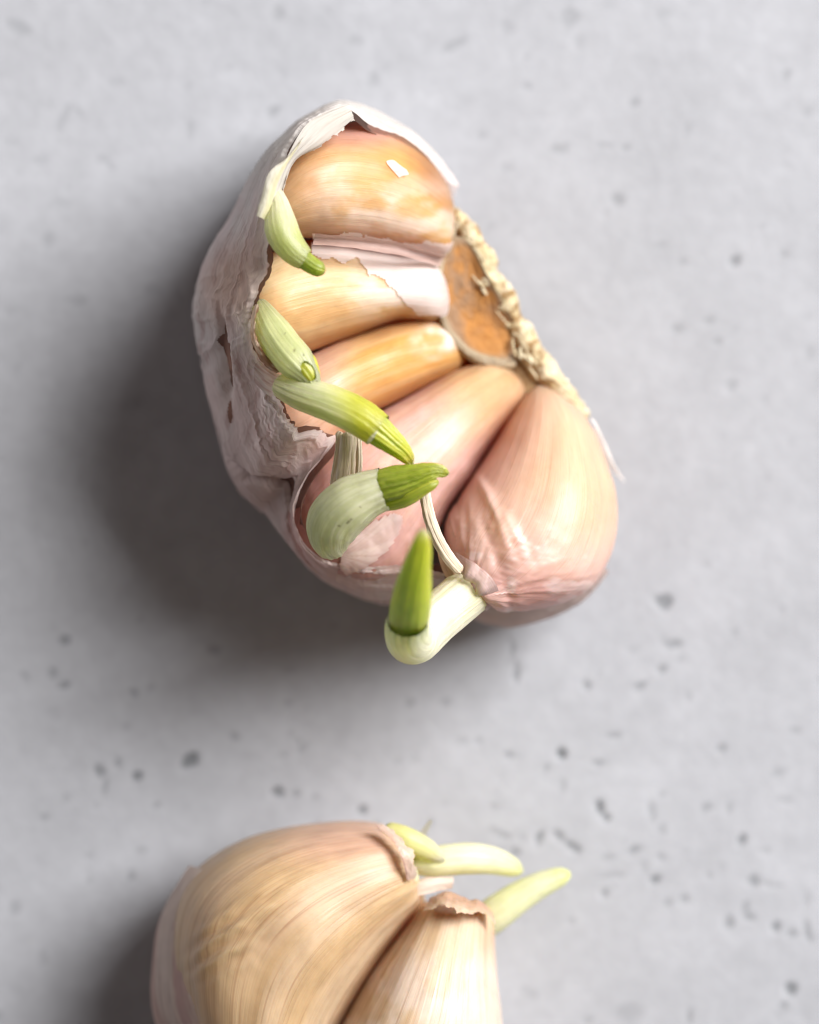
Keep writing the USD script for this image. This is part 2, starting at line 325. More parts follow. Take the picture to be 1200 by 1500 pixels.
# -- second clove
def c2(u, w, px, py):
    C = mixc(CREAM * 1.02, ORANGE, .5 * streaky(u, w, 5, .4, .7, 5))
    C = mixc(C, ORANGE * .9, .7 * blob(px, py, 520, 495, 150, 22, -12, .8))
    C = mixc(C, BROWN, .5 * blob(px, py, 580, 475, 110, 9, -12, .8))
    k = blob(px, py, 600, 420, 80, 40, -5, .8) * sm(.36, .6, fb(px / 45, py / 24, 1, 1, 18, 4))
    return mixc(C, WHITE * .9, .5 * k)
G = pillow([(655,425),(640,388),(590,374),(530,362),(470,352),(415,360),(365,400),(345,455)],
           [(655,425),(650,470),(600,470),(550,480),(490,502),(435,520),(380,515),(345,455)],
           [12,15,18.5,22,25.5,27], [0.2,8,9,8.5,7,0.2], [0.2,12,15,15,12,0.2])
k2 = grid_object(bulb, 'clove', G, 'clove_skin', c2, True, clove_relief(21))
K2 = LAST[0]

# -- third clove
def c3(u, w, px, py):
    C = mixc(ORANGE, CREAM, .5 * streaky(u, w, 6, .42, .62, 7))
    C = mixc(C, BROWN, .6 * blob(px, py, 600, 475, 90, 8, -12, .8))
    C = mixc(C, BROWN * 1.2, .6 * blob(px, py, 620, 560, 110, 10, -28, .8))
    C = mixc(C, PINK, .6 * sm(540, 470, px))
    return mixc(C, WHITE, .75 * blob(px, py, 640, 500, 34, 22, -10, .5) * sm(.25, .75, fb(px / 30, py / 22, 1, 1, 28, 3)))
G = pillow([(692,515),(668,480),(620,466),(560,477),(500,500),(440,525),(390,550),(345,610)],
           [(692,515),(680,538),(630,565),(580,590),(540,610),(495,645),(430,690),(345,610)],
           [12,14,17.5,21.5,24,23], [0.2,6.5,8.5,8.5,6,0.2], [0.2,12,15,16,12,0.2])
k3 = grid_object(bulb, 'clove', G, 'clove_skin', c3, True, clove_relief(31))

# -- fourth clove (pink, inner face turned up)
def c4(u, w, px, py):
    t = (px - 745) * -.62 + (py - 545) * .55          # along the clove, from its foot
    C = mixc(TAN * 1.12, CREAM, .5 * streaky(u, w, 7, .45, .65, 8))
    C = mixc(C, PINK * 1.08, sm(40, 120, t) * (.7 + .3 * streaky(u, w, 9, .4, .6, 10)))
    C = mixc(C, ROSE, .8 * sm(150, 260, t + 30 * (fb(px / 50, py / 50, 1, 1, 4, 3) - .5)))
    C = mixc(C, ROSE * .8, .6 * blob(px, py, 690, 700, 26, 130, 32, .8))
    return C
G = pillow([(760,548),(722,526),(680,536),(620,570),(560,602),(500,640),(445,700),(420,765),(450,825)],
           [(760,548),(770,578),(735,632),(695,690),(668,745),(648,800),(605,845),(530,855),(450,825)],
           [11,13,16,19,22,23,22], [0.2,6,8.5,9,7.5,5.5,0.2], [0.2,10,14,16,16,12,0.2], power=.8)
def r4(u, w, px, py):
    f = clove_relief(41)(u, w, px, py)
    return f - 2.2 * blob(px, py, 590, 770, 70, 70, 0, .9) + .25 * (fb(px / 9, py / 28, 1, 1, 14, 3) - .5) * sm(640, 730, py)
k4 = grid_object(bulb, 'clove', G, 'clove_skin', c4, True, r4)
K4 = LAST[0]

# -- fifth clove (largest, lower right)
def c5(u, w, px, py):
    C = mixc(np.array([.51, .325, .215]), np.array([.53, .37, .24]), .35 * streaky(u, w, 13, .42, .62, 7))
    C = mixc(C, TAN * .95, .7 * blob(px, py, 765, 610, 26, 90, 30, .8))
    pk = sm(690, 840, py + 90 * (fb(px / 70, py / 70, 1, 1, 6, 4) - .5) - .25 * (px - 760))
    C = mixc(C, PINK * 1.08, .85 * pk)
    C = mixc(C, PINK * 1.12, .7 * blob(px, py, 710, 690, 45, 120, 28, .8))
    C = mixc(C, ROSE * 1.1, .55 * blob(px, py, 760, 865, 110, 26, 8, .8))
    C = mixc(C, WHITE, .3 * sm(.55, .66, fb(px / 22, py / 22, 1, 1, 16, 4)) * pk)
    return C
def r5(u, w, px, py):
    f = clove_relief(51)(u, w, px, py)
    crease = np.exp(-((px - 715 - .22 * (py - 740) - 22 * sm(680, 800, py) + 8 * fb(px / 30, py / 30, 1, 1, 2, 2)) / 7) ** 2) * sm(690, 720, py) * sm(850, 800, py)
    crease2 = np.exp(-((px - 748 - .45 * (py - 770)) / 6) ** 2) * sm(740, 765, py) * sm(840, 800, py)
    wr = sm(720, 800, py) * sm(800, 720, px)
    a, rr = np.arctan2(py - 875, px - 690), np.hypot(px - 690, py - 875)
    f = f + .40 * (ridged(a, rr / 70, 7, 1, 52) ** 2 - .5) * sm(190, 90, rr) * sm(25, 50, rr) + .16 * (fb(a, rr / 60, 26, 1, 53, 2) - .5) * sm(220, 120, rr)
    return f + .45 * crease + .4 * crease2 - .3 * np.exp(-((px - 700 - .35 * (py - 740)) / 9) ** 2) * wr + .5 * (fb(px / 26, py / 40, 1, 1, 19, 4) - .5) * wr
G = pillow([(792,560),(768,580),(735,632),(700,685),(668,735),(652,775),(661,812),(665,834),(677,855),(697,866)],
           [(792,560),(848,600),(882,655),(904,735),(901,800),(872,855),(825,882),(772,894),(736,895),(712,884),(697,866)],
           [11,13,15,17,19,21,22.5,24.2,25.5], [0.2,9,12.5,13.5,13,11.5,9.8,8.2,0.2], [0.2,10,14,16,15,12,0.2], power=.75)
k5 = grid_object(bulb, 'clove', G, 'clove_skin', c5, True, r5, u_mm=28)

# -- white membranes and a shade-coloured sheet on the groove between the first two cloves
def sheet(rows, n=70, m=24):
    """loft through rows of (px, py, z) control points: rows across, points along"""
    R = np.array([resample(r, n) for r in rows], float)
    t = np.linspace(0, 1, len(rows))
    S = (PchipInterpolator(t, R, axis=0) if len(rows) < 4 else CubicSpline(t, R, axis=0))(np.linspace(0, 1, m))
    return P(np.swapaxes(S, 0, 1))
def wh(u, w, px, py):
    return mixc(WHITE, np.array([.7, .57, .52]), .2 * fb(u, w, 3, 12, 3))
def edge_noise(px, py, k, seed, a=.5):
    return a * (meshkit.fbm(np.stack([px / k, py / k, 0 * px], -1), 4, seed) - .5)
patch(k1, 'membrane', K1, lambda px, py: np.minimum(sm(0, 1, (py - 322 - .10 * (px - 460)) / 40) - .25 + edge_noise(px, py, 13, 61, .5), np.where(px > 457, 1, -1)), .28, 'thin_paper', wh)
patch(k2, 'membrane', K2, lambda px, py: np.minimum(.5 - sm(0, 1, (py - 356 - .12 * (px - 460) - 62 * sm(520, 620, px)) / 48) + edge_noise(px, py, 18, 63, .8), np.where(px > 455, 1, -1)), .28, 'thin_paper', wh)
G = sheet([[(462,342,32.5),(520,346,31.5),(580,356,28),(655,374,21)], [(460,350,31.2),(520,354,30.2),(580,364,26.6),(650,380,19)], [(458,358,31.8),(520,364,30.8),(580,374,27.6),(645,390,20)]])
grid_object(k2, 'membrane', G, 'thin_paper', lambda u, w, px, py: np.array([.55, .40, .36]), relief=lambda u, w, px, py: .5 * (fb(u, w, 6, 2, 4) - .5))  # bridging sheet; its pinkish brown paints the shade down in the groove
def surf_z(surf, x, y):
    G, px, py = surf[0], surf[3], surf[4]
    near = (np.hypot(px - x, py - y) < 5) & (G[..., 2] > .015)
    return G[..., 2][near].mean() * 1e3
def on(x, y, up): return (x, y, surf_z(K1, x, y) + up)
G = sheet([[on(566,236,.25), on(574,234,.3), on(581,237,.3)], [on(570,243,.25), on(579,243,.35), on(588,243,.4)], [on(577,251,.25), on(586,250,.4), on(595,248,.7)], [on(585,260,.3), on(592,257,.6), on(599,256,1.1)]], 24, 24)
grid_object(k1, 'skin_flake', G, 'thin_paper', wh, relief=lambda u, w, px, py: .15 * (fb(u, w, 5, 5, 65) - .5))

# -- papery outer skin round the left
ST = [ # silhouette px, rim px, rim z, wall fraction
 ((668,275),(650,265),17.5),((632,215),(622,226),21.5),((596,185),(588,200),25),((550,160),(546,186),28.5),((506,149),(504,158),33.5),((455,170),(463,176),35.5),((405,212),(437,198),37),((365,262),(412,252),38),
 ((335,320),(401,303),38.5),((310,360),(398,345),38.5),((291,415),(396,388),38),((284,460),(376,440),37),((295,530),(369,492),36),((306,595),(398,548),35),((323,650),(418,597),34),((348,705),(442,626),33),
 ((368,738),(482,628),31),((384,752),(497,640),29.5),((402,776),(452,692),29.5),((425,806),(429,742),29),((452,832),(440,786),28.5),((498,864),(480,820),28),((545,880),(530,829),27.5),((600,886),(592,826),26.5),((660,880),(650,838),25)]
ctrl = []
for (sx, sy), (rx, ry), rz in ST:
    cx, cy = 560, 520
    z0 = 13.0 + 7.0 * float(sm(640, 420, sx))
    row = []
    for k, z in ((.90, 1.0), (.96, 5.0)):
        row.append((cx + (sx - cx) * k, cy + (sy - cy) * k, z))
    row.append((sx, sy, z0))
    for f in (.30, .62, .86):
        g = math.sqrt(max(0, 1 - (1 - f) ** 2))
        row.append((sx + (rx - sx) * f, sy + (ry - sy) * f, z0 + (rz - z0) * (.45 * f + .55 * g)))
    row.append((rx, ry, rz))
    ctrl.append(row)
ctrl = np.array(ctrl, float)
ts = np.r_[0, np.cumsum(np.linalg.norm(np.diff(ctrl[:, 3, :2], axis=0), axis=1))]; ts /= ts[-1]
NS, NV = 520, 150
S = PchipInterpolator(ts, ctrl, axis=0)(np.linspace(0, 1, NS))
def skin(vmax, offset, s0=0.0, s1=1.0, v0=0.0):
    ii = np.linspace(0, 1, NS)
    out = []
    sel = np.linspace(s0, s1, NS)
    Sx = PchipInterpolator(ts, ctrl, axis=0)(sel)
    sp = PchipInterpolator(np.array([0, .14, .30, .52, .74, .9, 1.0]), Sx, axis=1)
    vm = vmax(sel)
    vv = v0 + (vm[:, None] - v0) * np.linspace(0, 1, NV)[None]
    G = np.stack([PchipInterpolator(np.array([0, .14, .30, .52, .74, .9, 1.0]), Sx[i], axis=0)(vv[i]) for i in range(NS)])
    G = P(G)
    return G + normals(G, False)[0] * offset, sel, vv
def jag(sel, amp, f, seed):
    return amp * (np.abs(meshkit.fbm(np.stack([sel * f, 0 * sel, 0 * sel], -1), 4, seed) - .5) * 2)
LIL, MAUVE = np.array([.84, .74, .735]), np.array([.58, .41, .40])
def skin_colour(u, w, px, py):
    C = mixc(np.array([.86, .82, .81]), LIL, sm(.35, .65, fb(px / 22, py / 60, 1, 1, 3, 4)))
    C = mixc(C, MAUVE, .55 * sm(.56, .68, fb(px / 9, py / 34, 1, 1, 5, 4)) * sm(260, 420, py))
    C = mixc(C, np.array([.70, .47, .34]), .55 * blob(px, py, 345, 415, 40, 55, 20, .7))
    C = mixc(C, np.array([.76, .58, .55]), .55 * sm(560, 720, py))
    return mixc(C, np.array([.74, .72, .68]), .8 * sm(300, 200, py))
def skin_relief(u, w, px, py):
    e = sm(0, .1, w) * sm(1.0, .93, w)
    a = np.unwrap(np.arctan2(py - 520, px - 560)) * 260            # along the rim, in pixels
    folds = ridged(a / 150, w * 5, 1, 1, 31) ** 4
    crease = ridged(px / 34, py / 75, 1, 1, 32) ** 8
    crease2 = ridged(px / 22, py / 30, 1, 1, 36) ** 8
    mid = sm(350, 420, py) * sm(590, 500, py)
    r = 1.0 * (fb(px / 70, py / 100, 1, 1, 33, 2) - .5) + .35 * (folds - .4) + (.38 * crease + .22 * crease2) * (.25 + .75 * mid) + .10 * (fb(a / 30, w * 40, 1, 1, 35, 2) - .5)
    r += .18 * mid * (fb(px / 17, py / 24, 1, 1, 38, 3) - .5)
    r += -1.4 * np.exp(-((px - (326 + .1 * (py - 520))) / 7) ** 2) * blob(px, py, 326, 520, 30, 60, 0, .5)
    r += .8 * blob(px, py, 400, 660, 70, 40, -30, .9)
    r += -1.0 * np.exp(-((w - .45 - .12 * np.sin(a / 40)) / .035) ** 2) * sm(600, 680, py)
    return e * r
def slits(u, w, px, py):
    a = blob(px, py, 326 + 0 * px, 518, 5, 27, -12, .01) > .5
    b = blob(px, py, 334, 605, 2.6, 15, -6, .01) > .5
    return (a | b) & (w > .3)
vm = lambda s: 1.0 - jag(s, .07, 60, 41) - .02 * (meshkit.fbm(np.stack([s * 320, 0 * s, 0 * s], -1), 2, 42))
G, sel, vv = skin(vm, 0.0)
grid_object(bulb, 'outer_skin', G, 'paper_skin', skin_colour, relief=skin_relief, cull=slits, u_mm=90, v_mm=38)

# inner layer: closes the gaps behind the slits, its dark brown painting their inner shade
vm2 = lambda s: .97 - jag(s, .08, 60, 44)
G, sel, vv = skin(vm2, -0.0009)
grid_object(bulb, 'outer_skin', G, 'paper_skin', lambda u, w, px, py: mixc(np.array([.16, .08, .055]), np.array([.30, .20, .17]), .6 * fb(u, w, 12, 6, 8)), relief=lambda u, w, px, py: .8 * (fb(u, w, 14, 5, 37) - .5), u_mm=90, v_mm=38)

# inner white wall of the skin folded over the first clove
G = sheet([[(512,152,33),(462,172,35.6),(440,194,37.2),(423,226,38),(408,262,38.6),(398,296,38.8)], [(515,163,33.4),(476,186,35.6),(452,208,36.8),(428,232,37.4),(413,265,37.8),(400,300,38.2)], [(520,177,33),(496,200,34.6),(474,217,35.2),(437,235,36),(420,268,36.2),(404,304,36.8)]], 110, 30)
grid_object(bulb, 'skin_flake', G, 'thin_paper', lambda u, w, px, py: mixc(np.array([.70, .68, .63]), np.array([.55, .50, .44]), .5 * fb(u, w, 2, 14, 6)), relief=lambda u, w, px, py: .4 * (fb(u, w, 2, 10, 7) - .5), u_mm=14, v_mm=5,
            cull=lambda u, w, px, py: w > .80 + .3 * fb(u, w * 0, 16, 1, 12))
# loose strip with a yellowish edge lying outside it
G = sheet([[(446,200,37.2),(414,236,38.4),(394,254,39),(381,295,39.3),(375,316,39.5)], [(443,204,37.7),(414,242,38.8),(399,264,39.4),(389,298,39.8),(381,318,39.8)], [(440,210,37.3),(416,248,38.5),(406,272,39),(397,304,39.2),(388,322,39.4)]], 90, 20)
grid_object(bulb, 'skin_flake', G, 'thin_paper', lambda u, w, px, py: mixc(np.array([.84, .82, .70]), np.array([.66, .62, .40]), sm(.2, .8, w)), relief=lambda u, w, px, py: .3 * (fb(u, w, 7, 2, 9) - .5), u_mm=12, v_mm=2)
# fine membrane drawn out to the third sprout
G = sheet([[(380,528,35.6),(402,545,36.2),(430,556,37),(455,562,37.6)], [(372,540,35.2),(400,562,36),(430,567,37),(453,569,37.8)], [(372,560,34.4),(398,580,35.4),(415,578,36.5),(440,574,37.4)]], 60, 30)
grid_object(bulb, 'skin_flake', G, 'thin_paper', lambda u, w, px, py: mixc(np.array([.55, .40, .38]), np.array([.74, .68, .66]), sm(.35, .6, fb(u, w, 4, 16, 13))), relief=lambda u, w, px, py: .5 * (fb(u, w, 3, 14, 15) - .5), u_mm=8, v_mm=5)
# brown dry skin round the foot of the second sprout
G = sheet([[(374,446,36),(367,486,36.4),(378,522,36.6),(402,546,37)], [(377,446,37.4),(372,488,37.8),(385,520,38),(410,545,38)], [(384,446,37.6),(380,490,38),(393,516,38.2),(418,542,38)]], 70, 16)
grid_object(bulb, 'skin_flake', G, 'dry_fibre', lambda u, w, px, py: mixc(np.array([.36, .19, .09]), np.array([.62, .46, .34]), sm(.4, .65, fb(u, w, 8, 3, 60))), relief=lambda u, w, px, py: .5 * (fb(u, w, 7, 3, 61) - .5), cull=lambda u, w, px, py: w > .45 + .7 * fb(u, 0 * w, 14, 1, 62), u_mm=9, v_mm=2)
# little torn flap at the lower left
G = sheet([[(384,752,14),(364,735,14.5),(346,716,16)], [(390,742,18),(368,728,18),(350,713,17)], [(398,735,21),(380,725,20),(362,712,18)]], 30, 20)
grid_object(bulb, 'skin_flake', G, 'paper_skin', lambda u, w, px, py: np.array([.74, .62, .60]), relief=lambda u, w, px, py: .5 * (fb(u, w, 4, 4, 16) - .5))
# white skin under the fifth clove and the blade at its right
G = sheet([[(700,878,16),(745,894,16),(800,882,17),(846,858,18),(880,826,20)], [(690,904,9),(745,919,9),(805,905,9),(858,878,10),(893,838,11)], [(690,896,4),(745,908,4),(800,895,4),(845,866,4),(878,830,5)]], 90, 24)
grid_object(bulb, 'outer_skin', G, 'paper_skin', lambda u, w, px, py: mixc(np.array([.74, .66, .62]), np.array([.66, .50, .44]), fb(u, w, 6, 4, 17)), relief=lambda u, w, px, py: .8 * (fb(u, w, 6, 3, 18) - .5), u_mm=20, v_mm=8)
G = sheet([[(866,612,17),(884,648,15),(898,680,12),(914,704,10)], [(872,620,14),(888,652,12),(902,684,10),(915,705,9)], [(868,640,10),(882,668,9),(898,690,8),(914,706,8)]], 40, 14)
grid_object(bulb, 'skin_flake', G, 'thin_paper', lambda u, w, px, py: np.array([.84, .82, .80]), relief=lambda u, w, px, py: .3 * (fb(u, w, 4, 3, 20) - .5))

# -- root plate: rough corky edge, its root stubs and the brown socket of a lifted clove
def rootc(u, w, px, py):
    C = mixc(np.array([.50, .41, .25]), np.array([.25, .155, .065]), sm(.45, .65, fb(px / 9, py / 9, 1, 1, 3, 4)))
    return mixc(C, np.array([.64, .58, .44]), .5 * sm(.5, .62, fb(px / 14, py / 14, 1, 1, 4, 3)))
G = sweep([(662,305,13),(690,350,13),(722,416,13),(753,474,13),(788,530,12.5),(826,576,11.5),(862,612,10)], [4,12,14,18,17,20,17,19,15,17,12,12,5], flat=1.3, n=240, m=80, cap0=.05, cap1=.05)
rp = grid_object(bulb, 'root_plate', G, 'root_plate', rootc, True, lambda u, w, px, py: 1.5 * (fb(px / 22, py / 22, 1, 1, 24, 4) - .5) + .25 * ridged(px / 13, py / 17, 1, 1, 25) - .1)
rs = np.random.default_rng(3)
for k in range(16):
    t = rs.uniform(.08, .95)
    q = resample([(662,305,13),(688,352,12),(718,418,11.5),(748,476,11.5),(784,532,11.5),(824,576,11),(862,612,10)], 101)[int(t * 100)]
    a = rs.uniform(-.7, .5); l = rs.uniform(5, 13)
    nx, ny = .86, -.5
    b = q + [rs.uniform(-12, 14), rs.uniform(-8, 10), rs.uniform(-1, 2)]
    G = sweep([b, b + [nx * l * .5 + rs.uniform(-4, 4), ny * l * .5 + rs.uniform(-4, 4), rs.uniform(-.5, .6)], b + [nx * l, ny * l + 14 * a, rs.uniform(-1.5, 1)]], [4, 3.4, 2], n=16, m=10, cap0=.1, cap1=.2)
    grid_object(rp, 'root_stub', G, 'root_plate', lambda u, w, px, py: np.array([.68, .60, .40]), True, lambda u, w, px, py: .4 * (fb(px / 5, py / 5, 1, 1, k, 3) - .5))
# socket
out = resample([(664,345),(645,382),(641,425),(655,475),(688,515),(740,530),(766,512),(752,468),(726,425),(702,380),(682,350),(664,345)], 120)
cen = np.array([702, 452.])
rr_ = np.linspace(0, 1, 40)
Gp = cen + (out[:, None] - cen) * rr_[None, :, None]
zz = 16.5 - 1.3 * (1 - rr_ ** 2)
Gs = np.concatenate([Gp, np.broadcast_to(zz[None, :, None], Gp.shape[:2] + (1,)) + (-.025 * (Gp[..., :1] - 700))], -1)
def sockc(u, w, px, py):
    C = mixc(np.array([.34, .155, .045]), np.array([.25, .145, .08]), sm(.42, .6, fb(px / 30, py / 46, 1, 1, 5, 4)))
    C = mixc(C, np.array([.38, .16, .035]), .8 * blob(px, py, 712, 478, 26, 26, 0, .9))
    return mixc(C, np.array([.26, .19, .125]), sm(.82, 1, w))
grid_object(rp, 'clove_socket', P(Gs), 'root_plate', sockc, relief=lambda u, w, px, py: .45 * (fb(px / 26, py / 34, 1, 1, 6, 3) - .5) * (1 - w ** 4), u_mm=20, v_mm=6)
G = sweep([(670,326,16),(651,368,17.3),(641,418,18),(652,474,18),(686,517,17),(722,531,15.5),(756,533,14)], [4,4.5,4.5,5,7,8,6], flat=1.1, n=180, m=36, cap0=.05, cap1=.05)
grid_object(rp, 'socket_rim', G, 'dry_fibre', lambda u, w, px, py: mixc(np.array([.27, .20, .12]), np.array([.46, .37, .25]), fb(u, w, 14, 2, 7)), True, lambda u, w, px, py: .8 * (fb(u, w, 20, 3, 8) - .5))
# dry fibres tangled along the plate's edge and over the socket
line = resample([(668,318,15.6),(690,352,15.8),(720,414,15.9),(750,472,15.9),(785,530,15.4),(824,576,14),(856,606,12.5)], 201)
rs = np.random.default_rng(11)
for k in range(26):
    t = int(rs.uniform(2, 190)); q = line[t]; tan = line[min(t + 6, 200)] - line[max(t - 6, 0)]; tan /= np.linalg.norm(tan[:2])
    a = rs.normal(0, .30) + (math.pi if rs.random() < .4 else 0); l = rs.uniform(12, 38)
    dx, dy = tan[0] * math.cos(a) - tan[1] * math.sin(a), tan[0] * math.sin(a) + tan[1] * math.cos(a)
    b = q + [rs.normal(-7, 6) * .87, rs.normal(3, 5), rs.uniform(-.7, .1)]
    bend = rs.normal(0, 2.5)
    w = rs.uniform(1.0, 2.4)
    G = sweep([b, b + [dx * l * .5 - dy * bend, dy * l * .5 + dx * bend, rs.uniform(-.1, .5)], b + [dx * l, dy * l, rs.uniform(-.9, .3)]], [w, w * 1.1, w * .5], n=18, m=9, cap0=.1, cap1=.2, flat=.7)
    c = mixc(np.array([.62, .54, .37]), np.array([.34, .24, .12]), rs.uniform(0, 1) ** 1.6)
    grid_object(rp, 'root_fibre', G, 'root_plate', lambda u, w, px, py: c, True, lambda u, w, px, py: .25 * (fb(px / 6, py / 6, 1, 1, k, 3) - .5))
# core of the plate under the feet of the cloves
G = pillow([(640,330),(690,345),(730,410),(770,480),(805,540),(850,600),(850,625)], [(640,330),(620,400),(640,480),(690,540),(750,590),(800,630),(850,625)], [7,8,8,8,8,7], [0.2,4.5,5,5,4.5,0.2], [0.2,4,5,5,4,0.2], n=80, m=60)
grid_object(rp, 'plate_core', G, 'root_plate', lambda u, w, px, py: np.array([.34, .22, .11]), True, lambda u, w, px, py: .6 * (fb(px / 14, py / 14, 1, 1, 12, 3) - .5))

# ------------------------------------------------------------------ sprouts of the opened bulb
PALE, PGREEN, LIME, GREEN, DEEP = np.array([.50, .505, .31]), np.array([.30, .33, .15]), np.array([.37, .375, .03]), np.array([.20, .235, .02]), np.array([.11, .135, .015])
def srelief(seed, a=.25):
    return lambda u, w, px, py: a * (fb(u, np.cos(w * 6.283), 2, 5, seed, 3) - .5) + .22 * a * np.cos(w * 6.283 * 17 + 2 * u) * (fb(u, w, 2, 8, seed + 1, 2)) + .25 * a * (fb(u, np.cos(w * 6.283), 22, 9, seed + 2, 2) - .5)
def sprout(G, col, seed, a=.25):
    return grid_object(bulb, 'sprout', G, 'sprout_sheath', col, True, srelief(seed, a))
def leaf(parent, G, col, seed, a=.3):
    return grid_object(parent, 'green_leaf', G, 'green_leaf', col, True, srelief(seed, a))

def sheath(G, col, seed, cull=None, a=.25):
    return grid_object(bulb, 'sprout', G, 'sprout_sheath', col, True, srelief(seed, a), cull=cull)
def fibre(u, w, seed, su=1.3, sw=5):
    return sm(.35, .65, fb(u, np.cos(w * 6.283 + .4), su, sw, seed, 4))
def specks(C, px, py, spots):
    for x, y, r in spots:
        C = mixc(C, np.array([.08, .06, .02]), .8 * blob(px, py, x, y, r, r * 1.5, 20, .3))
    return C
# S1
G = sweep([(398,270,36),(408,305,38),(415,342,39.5),(434,370,40),(448,381,40)], [8,15,22,19,14], n=140, m=72, cap0=.1, cap1=0)
s = sheath(G, lambda u, w, px, py: mixc(mixc(mixc(PALE, PGREEN, sm(.25, .75, u)), GREEN * 1.1, .45 * fibre(u, w, 3) * sm(.3, .7, u)), PALE, .6 * sm(.95, 1, u)), 61, cull=lambda u, w, px, py: u > .93 + .10 * fb(w, u * 0, 9, 1, 3))
G = sweep([(424,360,39.6),(440,376,39.9),(456,388,40.1),(468,394,40.2),(476,396,40)], [15,14,12.5,11,8], n=80, m=48, cap0=.1, cap1=.22)
leaf(s, G, lambda u, w, px, py: mixc(mixc(GREEN, DEEP, .6 * fibre(u, w, 4, 2, 6)), np.array([.26, .20, .08]), .7 * sm(.78, 1, u)), 62)
# S2
G = sweep([(376,440,34),(390,468,35.5),(408,498,37),(434,530,38.5),(456,556,39),(463,572,38.6)], [8,19,25.5,26,16,6], n=150, m=80, cap0=.05, cap1=.12, flat=.9)
s = sheath(G, lambda u, w, px, py: specks(mixc(mixc(np.array([.46, .49, .25]), PGREEN * .95, .8 * fibre(u, w, 5, 1.0, 6)), PALE * 1.15, sm(.90, .98, u)), px, py, [(431, 513, 1.6), (418, 488, 1.0), (445, 520, 1.2)]), 63,
           cull=lambda u, w, px, py: (blob(px, py, 452, 544, 8.5, 15, -28, .01) > .5) & (w < .5) if False else (blob(px, py, 452, 544, 8.5, 15, -28, .01) > .5))
G = sweep([(428,518,37.2),(442,534,38.2),(454,550,38.7),(461,564,38.6)], [18,20,15,7], n=60, m=40, cap0=.3, cap1=.2)
leaf(s, G, lambda u, w, px, py: mixc(LIME, GREEN * 1.2, .6 * fibre(u, w, 6, 2, 4)), 64)
G = sweep([(461,566,38.8),(464,575,38.6),(466,581,38)], [7,7,4], n=24, m=20, cap0=.2, cap1=.4)
grid_object(s, 'sheath_tip', G, 'sprout_sheath', lambda u, w, px, py: np.array([.66, .66, .55]), True, srelief(59, .5))
# S3
G = sweep([(405,562,36),(440,576,38),(485,591,39.5),(528,612,40),(556,632,40)], [14,22,24.5,25,23], n=150, m=80, cap0=.05, cap1=0, flat=.95)
def s3c(u, w, px, py):
    C = mixc(np.array([.46, .48, .27]), PGREEN, .75 * fibre(u, w, 7, 1.0, 6))
    C = mixc(C, LIME * .9, sm(.52, .80, u + .13 * np.sin(w * 6.283 - 1.0)))
    return mixc(C, np.array([.62, .62, .45]), sm(.955, .985, u + .04 * np.sin(w * 12)))
s = sheath(G, s3c, 65, cull=lambda u, w, px, py: u > .965 + .03 * np.sin(w * 12.566) + .012 * fb(w, u * 0, 30, 1, 4))
G = sweep([(505,600,39.6),(532,616,40),(558,636,40),(580,653,39.8),(596,667,39.3),(605,680,38.6)], [19,21,19.5,15.5,11,5], n=110, m=64, cap0=.1, cap1=.12)
leaf(s, G, lambda u, w, px, py: mixc(mixc(LIME * 1.02, GREEN * 1.15, .75 * fibre(u, w, 9, 1.2, 6)), np.array([.36, .27, .10]), .55 * sm(.75, 1, u + .1 * np.sin(w * 6.28))), 66, .6)
# S4
G = sweep([(490,808,29),(484,786,34),(491,762,36.5),(512,740,38),(540,724,38.6),(570,713,38.5)], [12,30,38,37,31,27], n=150, m=80, cap0=.1, cap1=.0, flat=1.0)
def s4c(u, w, px, py):
    C = mixc(np.array([.40, .40, .26]), PALE * .9, .7 * sm(.6, .0, u))
    C = mixc(C, np.array([.27, .28, .14]), .6 * sm(.35, .95, u) * fibre(u, w, 10, 1.2, 6))
    C = mixc(C, PALE * .95, .5 * sm(.93, .98, u))
    return specks(C, px, py, [(510, 764, 2.2), (514, 760, 1.3), (497, 770, .9), (528, 742, .8)])
s = sheath(G, s4c, 67, cull=lambda u, w, px, py: u > .92 + .07 * np.sin(w * 6.283 + 3.6) + .10 * (fb(w, u * 0, 14, 1, 5) - .5), a=.4)
G = sweep([(530,727,38.2),(556,714,38.7),(584,706,39.3),(612,698,40),(638,690,40.4),(657,694,40.2)], [22,23,22,17,11.5,5], n=110, m=64, cap0=.05, cap1=.1, flat=.9)
leaf(s, G, lambda u, w, px, py: mixc(mixc(GREEN * 1.05, LIME * .85, .6 * sm(.4, 1, u)), DEEP, .5 * fibre(u, w, 11, 1.5, 7)), 68, .6)
G = sweep([(548,738,37.6),(572,735,38),(598,726,39.2),(622,713,40),(643,705,40.2)], [8,12,12,10,6], n=70, m=40, cap0=.2, cap1=.15)
leaf(s, G, lambda u, w, px, py: mixc(GREEN, LIME * .95, .8 * fibre(u, w, 12, 1.5, 5)), 69)
def sheath2(G, col, seed, a):
    return sheath(G, col, seed, lambda u, w, px, py: u > .97 + .04 * np.sin(w * 6.283 + 1) + .02 * (fb(w, u * 0, 16, 1, 6) - .5), a)
# S5: thick white shoot, bent up into a pointed leaf
G = sweep([(722,838,26),(690,864,29),(655,893,32),(622,924,35),(603,938,38),(597,926,42),(599,905,46)], [30,33,33,32,32.5,30,27], n=160, m=72, cap0=.05, cap1=.0)
s = sheath2(G, lambda u, w, px, py: mixc(mixc(np.array([.56, .53, .30]), np.array([.64, .62, .44]), sm(.15, .5, u)), PGREEN * 1.15, sm(.72, 1, u) * (.35 + .65 * fibre(u, w, 55, 1, 6))), 71, .3)

